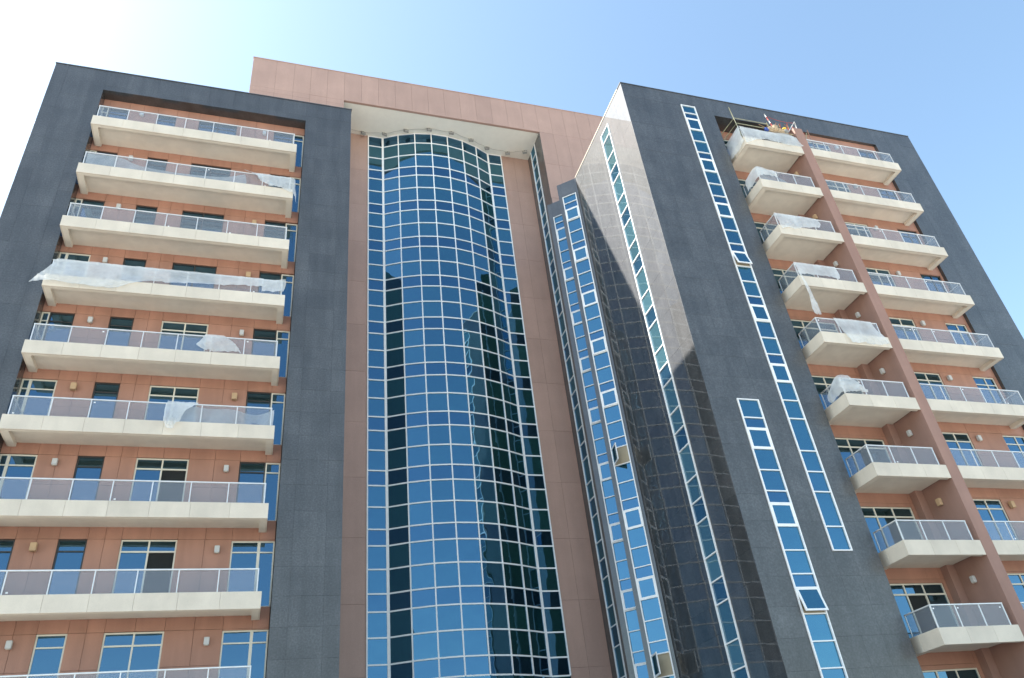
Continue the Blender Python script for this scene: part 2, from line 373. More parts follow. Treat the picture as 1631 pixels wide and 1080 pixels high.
tiles('granite_panel', 'granite', pJ, rf, [0, YRW2-YR], [z for z in zc if z < ZRR-.2]+[ZRR])
# polished flank wall facing the recess
sf = empty('granite_flank', (XR0+t, 29, 0), B)
box('wall_core', XR0+t, XR0+.4, YR+1.25, YP-.02, 0, ZW-.02, 'joint_granite', sf)
YW = 33.13
pD = Plane((XR0+t, YW), -math.pi/2)
D_FAR, D_NEAR = YW-28.82, YW-27.68
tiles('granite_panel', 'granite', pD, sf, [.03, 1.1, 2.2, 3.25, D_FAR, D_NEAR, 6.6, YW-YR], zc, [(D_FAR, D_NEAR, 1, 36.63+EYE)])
box('coping', XR0-.03, XR1, YR-.03, YR+.5, ZW-.012, ZW+.05, 'granite', rf); box('coping', XR0-.03, XR0+.5, YR+.5, YW, ZW-.012, ZW+.05, 'stone', sf)  # flank coping in pale stone: the sunlit roof edge is put into its colour
box('roof', XR0+.1, XR1, YR+.5, YP+3, ZW-.3, ZW-.2, 'roof', B)

# central block: upper terracotta volume, recess with back wall
ub = empty('upper_block', (10, YP+t, ZS), B)
box('wall_core', XP0+t, 34, YP+t, 48, ZS+.06, ZP-.02, 'joint', ub)
box('wall_core', XP0+t, XS0-t, YP+t, 48, 36, ZS+.06, 'joint', ub)
box('wall_core', XS1+t, 34, YP+t, 48, 0, ZS+.06, 'joint', ub)
pU = Plane((0, YP+t), 0)
ubk = [XP0+.0, -1.66, -.42, .74, 1.91, XS0] + [XS0+1.229*k for k in range(1, 12)] + [XS1]
tiles('terracotta_panel', 'terracotta_stone', pU, ub, ubk, [ZS, ZP-.012])
tiles('terracotta_panel', 'terracotta_stone', pU, ub, [XP0, -1.66, -.42, .74, 1.91, XS0], [ZS-8.0, ZS-3.9, ZS-.45, ZS])
tiles('terracotta_panel', 'terracotta_stone', pU, ub, [XS1, XS1+1.12, XS1+2.24, XS1+3.36, XS1+4.48, XS1+5.6, XS1+6.7, XS1+7.9], [ZS-12.5, ZS-10.45, ZS-7.0, ZS-3.45, ZS, ZP-.012])
box('coping', XP0-.03, 34, YP-.03, YP+.5, ZP-.01, ZP+.05, 'terracotta_stone', ub)
tiles('terracotta_panel', 'terracotta_stone', Plane((XP0+t, 48), -math.pi/2), ub, [0, 2, 4, 6, 8, 10, 48-YP-.0], [38, 42, 46.5, ZP-.012])
box('soffit', XS0, XS1, YP+.18, YC+.1, ZS+.02, ZS+.10, 'soffit_paint', ub); box('soffit_edge', XS0, XS1, YP, YP+.18, ZS-.0, ZS+.10, 'terracotta_stone', ub)
box('reveal_panel', XS0-t+.002, XS0-.002, YP+.2, YC+.02, ZW-.3, ZS+.02, 'granite', ub)
bw = empty('recess_wall', (10, YC, 0), B)
box('wall_core', XS0-.3, 5.22, YC+t, YC+1, 0, ZS+.02, 'joint', bw); box('wall_core', 15.55, XS1+.3, YC+t, YC+1, 0, ZS+.02, 'joint', bw)
pC = Plane((0, YC+t), 0)
fz = [0, 3, 6.3] + [9.75+3.44*k for k in range(12)]; fz = [z for z in fz if z < ZS-.3]+[ZS+.02]
tiles('terracotta_panel', 'terracotta_stone', pC, bw, [XS0, 3.42, 5.22], fz); tiles('terracotta_panel', 'terracotta_stone', pC, bw, [15.55, 16.62, XS1], fz)
gr = empty('granite_reveal', (XS1+t, YP+1, 0), B)
box('wall_core', XS1+t, XS1+.3, YP+.2, YC+.02, 0, ZS+.02, 'joint_granite', gr)
pG = Plane((XS1+t, YC), -math.pi/2)
C_FAR, C_NEAR = YC-39.02, YC-38.02
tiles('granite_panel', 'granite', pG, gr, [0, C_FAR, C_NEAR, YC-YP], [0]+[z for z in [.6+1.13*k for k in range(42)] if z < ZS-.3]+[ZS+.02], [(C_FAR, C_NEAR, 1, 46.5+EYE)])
# splayed granite steps between the recess and the right wing
AL, AR = Vector((17.08, 34.03, 0)), Vector((18.09, 33.13, 0))
BLp = Vector((17.01, 35.95, 0)); dA = (AR-AL).normalized(); nA = Vector((dA.y, -dA.x, 0))
BRp = BLp + dA*1.3
sa = prism('splayed_step', [AL-nA*-0+(-nA)*t, AR-nA*t, (XR0+.1, YP), (AL.x+.9, YP-.02), AL-nA*.75], 0, ZW-.012, 'joint_granite', B)
pA = Plane((AL-nA*t)[:2], math.atan2(dA.y, dA.x)); lenA = (AR-AL).length
sb = prism('splayed_step', [BLp-nA*t, BRp-nA*t, (XR0+.1, YP+.02), (XS1-.02, YP+.05), BLp-nA*.55], 0, ZW-.016, 'joint_granite', B)
pB = Plane((BLp-nA*t)[:2], math.atan2(dA.y, dA.x)); lenB = 1.3
a0A, a1A = (17.25-AL.x)/dA.x, (17.97-AL.x)/dA.x
a0B, a1B = (17.24-BLp.x)/dA.x, lenB
tiles('granite_panel', 'granite', pA, sa, [0, a0A, a1A, lenA], zc, [(a0A, a1A, 1, 36.22+EYE)])
tiles('granite_panel', 'granite', pB, sb, [0, a0B, lenB], zc, [(a0B, lenB, 1, 36.17+EYE)])
tiles('granite_panel', 'granite', Plane((AL-nA*.75)[:2], math.atan2(nA.y, nA.x)), sa, [0, .75-t], zc)

# ------------------------------------------------------------------ window strips
def strip(pl, a0, a1, rows, name='window_strip', fw_=.06, gm='glass'):
    """rows: list of (ztop, zbottom, kind) with kind g glass, s short glass, w closed sash, j sash ajar, o top-hung open, p side-hung open"""
    z1, z0 = rows[0][0], rows[-1][1]
    st = obj(name, box_mesh(name, a1-a0, .02, z1-z0, 'dark'), pl.w((a0+a1)/2, .004, (z0+z1)/2), B, (0, 0, 0))
    st.data = mesh(name, *box_vf(-(a1-a0)/2, (a1-a0)/2, -.003, .003, -(z1-z0)/2, (z1-z0)/2, tf=lambda v: Matrix.Rotation(pl.ang, 3, 'Z') @ v), 'dark')
    pl.box('mullion', a0, a0+fw_, -.01, .085, z0, z1, 'white', st); pl.box('mullion', a1-fw_, a1, -.01, .085, z0, z1, 'white', st)
    zs = [rows[0][0]] + [r[1] for r in rows]
    for k, z in enumerate(zs):
        h = fw_*.8
        zz = min(max(z, z0+h/2), z1-h/2)
        pl.box('transom', a0+fw_, a1-fw_, -.01, .078, zz-h/2, zz+h/2, 'white', st)
    for zt, zb_, k in rows:
        b0, b1, y0, y1 = a0+fw_, a1-fw_, zb_+fw_*.4, zt-fw_*.4
        if k in 'gs':
            o = pl.box('window_pane', b0, b1, .011, .019, y0, y1, ('teal_spandrel' if gm == 'teal_glass' else 'spandrel') if k == 's' else gm, st)
            o.rotation_euler = (random.uniform(-1, 1)*.004, 0, pl.ang + random.uniform(-1, 1)*.004)
            continue
        # opening sash: white frame and its pane turn together about the hinge
        ws, hs, f = b1-b0, y1-y0, .075
        ang = {'w': 0, 'j': .055, 'o': .24, 'p': 1.0}[k]
        V = []; F = []
        sp = k == 'p'
        org = Vector((0, 0, 0))
        def L(x0_, x1_, y0_, y1_, z0_, z1_): box_vf(x0_, x1_, y0_, y1_, z0_, z1_, V, F)
        zt_, zb2 = (0, -hs) if not sp else (hs/2, -hs/2)
        xa, xb = (-ws/2, ws/2) if not sp else (0, ws)
        L(xa, xa+f, -.05, .0, zb2, zt_); L(xb-f, xb, -.05, .0, zb2, zt_); L(xa+f, xb-f, -.048, -.002, zb2, zb2+f); L(xa+f, xb-f, -.048, -.002, zt_-f, zt_)
        V2, F2 = box_vf(xa+f, xb-f, -.03, -.02, zb2+f, zt_-f)
        base = Matrix.Rotation(pl.ang, 4, 'Z')
        if not sp:
            loc = pl.w((a0+a1)/2, .020, y1); rot = (base @ Matrix.Rotation(-ang, 4, 'X')).to_euler()
        else:
            loc = pl.w(b0, .03, (y0+y1)/2); rot = (base @ Matrix.Rotation(-ang, 4, 'Z')).to_euler()
        obj('sash', mesh('sash', V, F, 'white'), loc, st, rot); obj('window_pane', mesh('window_pane', V2, F2, 'glass'), loc, st, rot)
        if k in 'op': pl.box('reveal', b0, b1, -.0, .0095, y0, y1, 'beige', st)
    return st
def rows_from(zs, kinds): return [(a+EYE, b+EYE, k) for a, b, k in zip(zs, zs[1:], kinds)]
def periodic(start, top, per, offs, kinds, zmin, first):
    zs = list(top); ks = list(first); k = 0
    while zs[-1] > zmin:
        for i, of in enumerate(offs):
            zs.append(start - k*per - of); ks.append(kinds[i])
        k += 1
    return zs, ks
# E: front of the right wing, tall strip
zs = [36.44, 35.74, 35.25]; ks = ['g', 's']
for k in range(6):
    b = 35.25 - 3.443*k
    zs += [b-.97, b-1.95, b-2.89] + ([b-3.443] if k < 5 else []); ks += ['wwwojw'[k], 'g', 'g'] + (['s'] if k < 5 else [])
zs += [13.56, 12.58, 11.66, 10.14, 9.12]; ks += ['g']*5
strip(pR, zE['x0'], zE['x1'], rows_from(zs, ks))
zs = [16.02, 15.08, 14.56]; ks = ['g', 's']
for k in range(4):
    b = 14.56-3.44*k; zs += [b-.98, b-1.97, b-2.91, b-3.44]; ks += ['wwow'[k], 'g', 'g', 's']
strip(pR, zFs['x0'], zFs['x1'], rows_from(zs, ks))
zs, ks = periodic(34.38, [36.63, 35.85, 34.38], 3.486, [1.03, 1.95, 3.486], 'gsg', 5, 'gg')
strip(pD, D_FAR, D_NEAR, rows_from(zs, ks), gm='teal_glass')
zs = [36.22, 35.59, 35.04]; ks = ['g', 's']
for k in range(9):
    b = 35.04-3.468*k; zs += [b-.98, b-1.97, b-2.92, b-3.468]; ks += ['jjwjjpwwpw'[k], 'g', 'g', 's']
strip(pA, a0A, a1A, rows_from(zs, ks))
zs = [36.17, 35.57, 35.0]; ks = ['g', 's']
for k in range(9):
    b = 35.0-3.46*k; zs += [b-.98, b-1.97, b-2.92, b-3.46]; ks += ['wjwjjwjjjw'[k], 'g', 'g', 's']
strip(pB, a0B, a1B, rows_from(zs, ks))
zs, ks = periodic(44.24, [46.5, 45.25, 44.24], 3.54, [1.52, 2.53, 3.54], 'ggs', 3, 'gg')
strip(pG, C_FAR, C_NEAR, rows_from(zs, ks))

# ------------------------------------------------------------------ curved curtain wall
CX = 10.38
arc = [(-4.09, YC-.02), (-3.01, 39.21), (-1.83, 38.82), (-.62, 38.63), (.62, 38.63), (1.83, 38.82), (3.01, 39.21), (4.09, YC-.02)]
plan = [(5.22, YC-.02)] + [(CX+a, b) for a, b in arc] + [(15.55, YC-.02)]
zt = [47.67 - 3.4*k - q for k in range(11) for q in (0, .9, 2.15)] + [47.67-37.4, 47.67-38.3]
Vb = []; Fb = []
for (x, y) in plan: Vb += [(x-CX, y+.12-YC, 0), (x-CX, y+.12-YC, 47.85)]
for k in range(len(plan)-1): Fb.append((2*k, 2*k+2, 2*k+3, 2*k+1))
cw = obj('curtain_wall', mesh('curtain_wall', Vb, Fb, 'dark'), (CX, YC, 0), B)
def bis(k):
    a = Vector(plan[max(k-1, 0)]); b = Vector(plan[min(k+1, len(plan)-1)]); d = (b-a).normalized(); return math.atan2(d.y, d.x)
for k, p in enumerate(plan):
    wide = .15 if k in (1, 8) else .072
    Plane(p, bis(k)).box('mullion', -wide/2, wide/2, -.05, .055, zt[-1], 47.85, 'white', cw)
for z in [47.80]+zt[1:]:
    V = []; F = []
    for k in range(len(plan)-1):
        a = Vector(plan[k]); b = Vector(plan[k+1]); pl = Plane(a, math.atan2((b-a).y, (b-a).x)); w = (b-a).length
        box_vf(.03, w-.03, -.05, .048, -.037, .037, V, F, lambda v: pl.w(v.x, v.y, v.z) - Vector((CX, YC, 0)))
    obj('transom', mesh('transom', V, F, 'white'), (CX, YC, z), cw)
for r in range(len(zt)-1):
    for k in range(len(plan)-1):
        a = Vector(plan[k]); b = Vector(plan[k+1]); pl = Plane(a, math.atan2((b-a).y, (b-a).x)); w = (b-a).length
        z1, z0 = (zt[r] if r else 47.80)-.03, zt[r+1]+.03
        o = pl.box('pane', .035, w-.035, -.006, .004, z0, z1, 'spandrel' if r % 3 == 0 else 'glass', cw)
        o.rotation_euler = (random.uniform(-1, 1)*.003, 0, pl.ang + random.uniform(-1, 1)*.003)
V = []; F = []
for k in range(len(plan)-1):
    a = Vector(plan[k]); b = Vector(plan[k+1]); pl = Plane(a, math.atan2((b-a).y, (b-a).x)); w = (b-a).length
    box_vf(0, w, -.05, .03, -zt[-1], 0, V, F, lambda v: pl.w(v.x, v.y, v.z) - Vector((CX, YC, 0)))
obj('lower_glazing', mesh('lower_glazing', V, F, 'glass'), (CX, YC, zt[-1]), cw)

# ------------------------------------------------------------------ balcony doors and windows
def opening(pl, x0, x1, z0, z1, cols, top, fmat, parent, t0=-.0, leaf=True, openleaf=None, name='balcony_door', bar=.05):
    """frame with a row of top lights and leaves below; sits 12 cm deep in the wall"""
    V = []; F = []; mid = Vector(((x0+x1)/2, 0, (z0+z1)/2))
    f = .055
    def L(a0, a1, za, zb_, y0=.004, y1=.075): box_vf(a0, a1, -y1, -y0, za, zb_, V, F)
    L(x0, x0+f, z0, z1); L(x1-f, x1, z0, z1); L(x0+f, x1-f, z1-f, z1, .006, .073); L(x0+f, x1-f, z0, z0+f*.6, .006, .073)
    zt_ = z1-top
    if top: L(x0+f, x1-f, zt_-bar/2, zt_+bar/2, .008, .071)
    n = len(cols)+1; cs = [x0]+[x0+(x1-x0)*c for c in cols]+[x1]
    for c in cs[1:-1]: L(c-bar/2, c+bar/2, z0+f, z1-f, .010, .069)
    loc = pl.w(mid.x, 0, mid.z)
    fr = obj(name, mesh(name, [(v[0]-mid.x, v[1], v[2]-mid.z) for v in V], F, fmat), loc, parent, (0, 0, pl.ang))
    for k in range(n):
        a, b = cs[k]+.03, cs[k+1]-.03
        ranges = [(z0+.03, zt_-bar/2, 0), (zt_+bar/2, z1-f, 1)] if top else [(z0+.03, z1-f, 0)]
        for za, zb_, tp in ranges:
            if openleaf == k and not tp:
                pl.box('dark_opening', a, b, .004, .012, za, zb_, 'dark', fr); continue
            o = pl.box('door_pane', a, b, (.020+.012*(k % 2)), (.030+.012*(k % 2)), za, zb_, 'door_glass', fr)
            o.rotation_euler = (random.uniform(-1, 1)*.006, 0, pl.ang + random.uniform(-1, 1)*.006)
    return fr
pLW = Plane((0, YLW+RV), 0)
holes = []
rows_open = []
for i in range(NF):
    z = ZF - H*i
    for (x0, x1, zb_, zt_) in [(-9.88, -9.57, 0, 2.48), (-9.57, -8.60, .02, 2.48), (-7.20, -6.24, .02, 2.49), (-5.09, -3.13, .02, 2.48), (-1.16, -.13, .02, 2.44), (-.13, .46, -.12, 2.44)]:
        holes.append((x0, x1, z+zb_, z+zt_))
    white = i >= 6
    if not seen([(x, YLW, z+q) for x in (-9.8, .4) for q in (0, 2.4)]): continue
    opening(pLW, -9.88, -9.57, z, z+2.48, [], .45, 'ivory', lw, name='side_light')
    opening(pLW, -9.57, -8.60, z+.02, z+2.48, [], .45, 'ivory' if i in (3, 5, 6) else 'bronze', lw)
    opening(pLW, -7.20, -6.24, z+.02, z+2.49, [], .45, 'ivory' if i == 8 else 'bronze', lw, name='narrow_window')
    opening(pLW, -5.09, -3.13, z+.02, z+2.48, [.5], .46, 'bronze' if i in (0, 1, 2, 3) else 'ivory', lw, openleaf={6: 1, 7: 1}.get(i), bar=.06)
    opening(pLW, -1.16, -.13, z+.02, z+2.44, [], .45, 'ivory' if i >= 7 else 'bronze', lw)
    opening(pLW, -.13, .46, z-.12, z+2.44, [], .45, 'ivory', lw, name='side_light')
zrows = []
for i in range(NF+1):
    z = ZF - H*i; zrows += [z+2.49, z+1.25, z-.10]
zrows = sorted([q for q in zrows if .3 < q < ZLR-.2])
tiles('terracotta_panel', 'terracotta', pLW, lw, [XLR0, -9.57, -8.60, -7.90, -7.20, -6.24, -5.66, -5.09, -4.11, -3.13, -2.14, -1.16, -.13, XLR1], [0]+zrows+[ZLR], holes, RV)
# right wing recess
pR1 = Plane((0, YRW1+RV), 0); pR2 = Plane((0, YRW2+RV), 0); h1 = []; h2 = []
for i in range(NF):
    z = ZF - H*i
    h1.append((24.75, 27.72, z+.02, z+2.32)); h2 += [(30.32, 32.08, z+.02, z+2.42), (34.20, 35.62, z+.02, z+2.42)]
    if seen([(24.8, YRW1, z+2.3), (27.7, YRW1, z+2.3)]):
        opening(pR1, 24.75, 27.72, z+.02, z+2.32, [.31, .64], .45, 'ivory', rb, openleaf={8: 1, 7: 2}.get(i), bar=.07)
    if seen([(30.4, YRW2, z+2.3)]): opening(pR2, 30.32, 32.08, z+.02, z+2.42, [.5], .45, 'ivory', rb, bar=.06)
    if seen([(34.3, YRW2, z+2.3)]): opening(pR2, 34.20, 35.62, z+.02, z+2.42, [.57], .46, 'bronze' if i < 4 else 'ivory', rb)
tiles('terracotta_panel', 'terracotta', pR1, rb, [XRR0, 24.75, 27.72, XPL], [0]+[q for q in zrows if q < ZRR-.2]+[ZRR], h1, RV)
tiles('terracotta_panel', 'terracotta', pR2, rb, [XPR-.05, 30.32, 32.08, 34.20, XRR1], [0]+[q for q in zrows if q < ZRR-.2]+[ZRR], h2, RV)
pier = box('pier', XPL, XPR, YRB, YRW1+.02, 0, 34.63+EYE, 'pier', B, .01)
box('pilaster', XPL-.42, XPL-.002, YRW1-.38, YRW1+.01, 0, ZRR-.01, 'pier', B, .006)

flush_tiles()

# ------------------------------------------------------------------ balconies
def balcony(x0, x1, y0, y1, z, posts, left_side, right_side, nst, label=None, depth_side=None):
    """slab, stone fascia slabs, ring beam, glass balustrade"""
    sl_ = box('balcony', x0+.05, x1-.05, y0+.06, y1, z-.44, z-.03, 'cream', B)
    hf = .62
    w = (x1-x0)/nst
    for k in range(nst):
        box('fascia_stone', x0+w*k+.003, x0+w*(k+1)-.003, y0, y0+.06, z-hf, z, 'stone', sl_, .004)
    for sd, xs in ((left_side, x0), (right_side, x1)):
        if sd:
            a, b = (xs, xs+.06) if xs == x0 else (xs-.06, xs)
            n = max(1, round((y1-y0)/1.1)); q = (y1-y0-.063)/n
            for k in range(n): box('fascia_stone', a, b, y0+.063+q*k, y0+.063+q*(k+1)-.005, z-hf, z, 'stone', sl_, .004)
    box('edge_beam', x0+.06, x1-.06, y0+.06, y0+.20, z-hf+.004, z-.44, 'cream', sl_)
    if left_side: box('edge_beam', x0+.06, x0+.30, y0+.20, y1, z-hf+.002, z-.44, 'cream', sl_)
    if right_side: box('edge_beam', x1-.30, x1-.06, y0+.20, y1, z-hf+.002, z-.44, 'cream', sl_)
    box('threshold', x0+.07, x1-.07, y0+.07, y1, z-.03, z-.004, 'stone', sl_)
    # balustrade
    rh = .875; yr = y0+.10
    for p in posts: box('post', p-.02, p+.02, yr-.02, yr+.02, z, z+rh-.03, 'steel', sl_)
    box('handrail', posts[0]-.03, posts[-1]+.03, yr-.03, yr+.03, z+rh-.05, z+rh, 'steel', sl_, .008)
    for a, b in zip(posts, posts[1:]):
        g_ = box('glass_panel', a+.03, b-.03, yr-.006, yr+.006, z+.02, z+rh-.055, 'rail_glass', sl_)
        g_.rotation_euler = (0, 0, random.uniform(-1, 1)*.006)
        if random.random() < .3:
            s_ = random.choice([(a+.12, z+.72), (b-.16, z+.70), (a+.15, z+.10)])
            box('sticker', s_[0]-.035, s_[0]+.035, yr-.012, yr-.008, s_[1]-.025, s_[1]+.025, 'sticker', sl_)
    for sd, xs in ((left_side, posts[0]), (right_side, posts[-1])):
        if not sd: continue
        yb = y1-.06 if sd is True else sd
        box('post', xs-.02, xs+.02, yb-.02, yb+.02, z, z+rh-.03, 'steel', sl_)
        box('handrail', xs-.03, xs+.03, yr+.03, yb+.03, z+rh-.05, z+rh, 'steel', sl_, .008)
        box('glass_panel', xs-.006, xs+.006, yr+.03, yb-.03, z+.02, z+rh-.055, 'rail_glass', sl_)
    return sl_
LPOST = [-9.56+(9.49/7)*k for k in range(8)]
RPOST = [24.50+(3.54/3)*k for k in range(4)]
R2POST = [29.0+(6.08/5)*k for k in range(6)]
for i in range(9):
    z = ZF-H*i
    balcony(-9.72, .11, YLB, YLW-.005, z, LPOST, True, True, 7)
    balcony(24.39, XPL-.004, YRB+.004, YRW1-.005, z, RPOST, 25.75, None, 3)
    if seen([(x, YRB, z+q) for x in (29, 35) for q in (-.6, .8)]):
        balcony(XPR+.004, 35.26, YRB+.004, YRW2-.005, z, R2POST, None, True, 5)

# ------------------------------------------------------------------ wall lamps
ORD = ['top', 'second', 'third', 'fourth', 'fifth', 'sixth', 'seventh', 'eighth', 'ninth', 'tenth']
def wall_lamp(p, ang, beige, label):
    if not seen([p], -4): return
    mat = 'lamp_beige' if beige else 'lamp_white'
    e = empty('wall_lamp', p); e.rotation_euler = (0, 0, ang)
    s = 1.15 if beige else 1
    def sub(name, me, loc): o = bpy.data.objects.new(name, me); COL.objects.link(o); o.parent = e; o.location = loc
    sub('back_plate', box_mesh('back_plate', .13, .03, .22, 'lamp_white', .006), (0, -.016, 0))
    sub('housing', box_mesh('housing', .19*s, .15*s, .27*s, mat, .018), (0, -.03-.075*s, 0))
    if not beige: sub('lens', box_mesh('lens', .13, .10, .02, 'ivory'), (0, -.105, -.14))
    tag(e, label, 'lamp', 'wall lamps beside the balcony doors')
for i in range(9):
    z = ZF-H*i
    wall_lamp((-7.93, YLW, z+2.14), 0, i in (5, 7), '%s box lamp left of the narrow window, %s balcony row, left wing' % ('beige' if i in (5, 7) else 'white', ORD[i]))
    wall_lamp((-1.66, YLW, z+2.06), 0, i in (2, 3, 5), '%s box lamp right of the sliding door, %s balcony row, left wing' % ('beige' if i in (2, 3, 5) else 'white', ORD[i]))
    wall_lamp((XPL, 25.29, z+2.10), -math.pi/2, i in (0, 1, 2, 7), '%s box lamp on the terracotta pier side, %s balcony row' % ('beige' if i in (0, 1, 2, 7) else 'white', ORD[i]))
    wall_lamp((32.50, YRW2, z+2.12), 0, i == 7, '%s box lamp on the rear wall right of the pier, %s balcony row' % ('beige' if i == 7 else 'white', ORD[i]))

# ------------------------------------------------------------------ floodlights under the soffit
FL = [(4.63, 38.07), (6.14, 37.89), (7.60, 37.27), (9.22, 36.85), (10.84, 36.83), (12.42, 37.21), (13.78, 37.74), (15.45, 37.91), (16.70, 37.54)]
FL = [(x*S, y*S) for x, y in FL]
zs_ = ZS+.02
for k, (x, y) in enumerate(FL):
    e = empty('floodlight', (x, y, zs_)); a = (x-CX)*.06
    e.rotation_euler = (0, 0, -a)
    def sub(name, V, F, mat): o = bpy.data.objects.new(name, mesh(name, V, F, mat)); COL.objects.link(o); o.parent = e
    V, F = box_vf(-.05, .05, -.05, .05, -.03, 0); sub('base', V, F, 'conduit')
    V = []; F = []
    box_vf(-.19, -.17, -.02, .02, -.26, -.03, V, F); box_vf(.17, .19, -.02, .02, -.26, -.03, V, F); box_vf(-.17, .17, -.02, .02, -.05, -.03, V, F); sub('bracket', V, F, 'floodlight')
    T = Matrix.Rotation(R(-35), 3, 'X'); off = Vector((0, 0, -.24))
    V, F = box_vf(-.165, .165, -.07, .07, -.11, .09, tf=lambda v: T @ v + off); sub('housing', V, F, 'floodlight')
    V, F = box_vf(-.145, .145, -.082, -.071, -.09, .07, tf=lambda v: T @ v + off); sub('lens', V, F, 'lamp_white')
    tag(e, 'grey floodlight under the cream soffit, %s from the left' % (['first', 'second', 'third', 'fourth', 'fifth', 'sixth', 'seventh', 'eighth', 'ninth'][k]), 'floodlight', 'floodlights along the soffit above the glass bay')
pts = [(XS0+.1, FL[0][1]-.1, zs_-.02)]
for k, (x, y) in enumerate(FL):
    pts.append((x, y, zs_-.03))
    if k < len(FL)-1:
        nx, ny = FL[k+1]
        for q in (.25, .5, .75):
            pts.append((x+(nx-x)*q, y+(ny-y)*q+.05*math.sin(q*6.28*1.0+k), zs_-.025-.05*math.sin(q*math.pi)))
cb = tube('cable', pts, .014, 'conduit'); tag(cb, 'grey cable looping between the floodlights across the cream soffit', 'cable')

# ------------------------------------------------------------------ plastic sheets on the balconies
def drape(label, rows, nu=80, nv=30, amp=.035, seed=0, freq=2.6, thick=.004, name='plastic_sheet'):
    rows = [[Vector(p) for p in r] for r in rows]
    def cr(P, u):                            # Catmull-Rom through control points
        n = len(P)-1; x = min(max(u, 0), 1)*n; k = min(int(x), n-1); f = x-k
        p0, p1, p2, p3 = P[max(k-1, 0)], P[k], P[k+1], P[min(k+2, n)]
        return .5*((2*p1) + (p2-p0)*f + (2*p0-5*p1+4*p2-p3)*f*f + (3*p1-p0-3*p2+p3)*f**3)
    c = rows[0][0].copy(); V = []
    for j in range(nv+1):
        for k in range(nu+1):
            u, v = k/nu, j/nv
            p = cr([cr(r, u) for r in rows], v)
            q = Vector((p.x*freq, p.y*freq, p.z*freq*.45)) + Vector((seed*13.1, seed*5.3, 0))
            a = amp*(.35+.9*v)
            fold = math.sin((u*nu*.20) + 4*noise.noise(q*.5) + v*1.4)*.45 + noise.noise(q*.9)*.9 + noise.noise(q*2.2)*.35
            fold += noise.noise(q*5.5)*.3 + (1-abs(noise.noise(q*2.1+Vector((3, 7, 1)))))**6*.8
            p.z += (noise.noise(Vector((u*5+seed, seed*3.7, 0)))*.10 + noise.noise(Vector((u*14+seed, seed*1.7, 4)))*.04)*v*v
            p = p + Vector((noise.noise(q+Vector((5, 5, 5)))*a*.7, -abs(fold)*a, noise.noise(q+Vector((9, 1, 3)))*a*.8))
            V.append(p - c)
    F = [(j*(nu+1)+k, j*(nu+1)+k+1, (j+1)*(nu+1)+k+1, (j+1)*(nu+1)+k) for j in range(nv) for k in range(nu)]
    o = obj(name, mesh(name, V, F, 'sheet', smooth=True), c)
    tag(o, label, 'plastic sheet', 'plastic sheets tied to the balcony railings'); return o
RT = .875; RLO = YLB+.06; RIN = YLB+.15      # outside and inside of the left balustrade
z = ZF-H*1
drape('thin translucent sheet sagging behind the glass of the second balcony, left wing', [
    [(-9.5, RIN, z+.84), (-8.9, RIN, z+.85), (-8.0, RIN, z+.80), (-7.2, RIN+.05, z+.50), (-5.5, RIN+.05, z+.34), (-3.5, RIN+.05, z+.42), (-2.3, RIN, z+.78)],
    [(-9.5, RIN+.05, z+.4), (-8.6, RIN+.1, z+.45), (-7.6, RIN+.1, z+.35), (-6.6, RIN+.1, z+.2), (-5, RIN+.1, z+.12), (-3.5, RIN+.1, z+.2), (-2.2, RIN+.05, z+.4)],
    [(-9.5, RIN+.1, z+.02), (-8.6, RIN+.1, z+.02), (-7.6, RIN+.1, z+.02), (-6.4, RIN+.1, z+.02), (-5, RIN+.1, z+.02), (-3.5, RIN+.1, z+.02), (-2.2, RIN+.1, z+.02)]], seed=1, amp=.03)
drape('crumpled sheet knotted over the right end of the second balcony, left wing', [
    [(-2.35, RLO, z+1.02), (-2.0, RLO, z+.92), (-1.5, RLO, z+.90), (-.8, RLO, z+.88), (0, RLO-.02, z+.86), (.16, RLO+.1, z+.85)],
    [(-2.2, RLO-.12, z+.86), (-1.8, RLO-.14, z+.66), (-1.4, RLO-.05, z+.55), (-.7, RLO-.04, z+.5), (.06, RLO-.06, z+.45), (.2, RLO, z+.4)],
    [(-1.75, RLO-.2, z+.55), (-1.5, RLO-.22, z+.25), (-1.2, RLO-.14, z+.12), (-.6, RLO-.1, z+.12), (.1, RLO-.1, z+.0), (.25, RLO-.05, z-.25)],
    [(-1.6, RLO-.2, z+.35), (-1.4, RLO-.22, z+.08), (-1.1, RLO-.16, z-.03), (-.5, RLO-.1, z-.0), (.12, RLO-.1, z-.4), (.30, RLO-.05, z-.95)]], seed=2, amp=.07, freq=4)
z = ZF-H*3
drape('long white sheet hung along the whole fourth balcony, left end flapping, left wing', [
    [(-9.45, RLO, z+.92), (-8.9, RLO, z+.92), (-8, RLO, z+.91), (-7, RLO, z+.90), (-6, RLO, z+.90), (-4, RLO, z+.90), (-2, RLO, z+.89), (-.9, RLO, z+.88)],
    [(-9.70, RLO-.12, z+.25), (-9.0, RLO-.1, z+.42), (-8, RLO-.06, z+.45), (-7, RLO-.05, z+.45), (-6, RLO-.04, z+.5), (-4, RLO-.04, z+.58), (-2, RLO-.04, z+.65), (-.9, RLO-.04, z+.6)],
    [(-9.92, RLO-.25, z-.30), (-9.2, RLO-.2, z-.02), (-8.2, RLO-.14, z-.05), (-7.1, RLO-.12, z-.05), (-6, RLO-.07, z+.18), (-4, RLO-.06, z+.32), (-2, RLO-.06, z+.42), (-.9, RLO-.05, z+.42)],
    [(-10.10, RLO-.32, z-.74), (-9.35, RLO-.26, z-.48), (-8.4, RLO-.2, z-.50), (-7.1, RLO-.15, z-.52), (-5.9, RLO-.1, z-.02), (-4, RLO-.06, z+.2), (-2, RLO-.06, z+.30), (-.9, RLO-.05, z+.36)]], nu=90, seed=3, amp=.06)
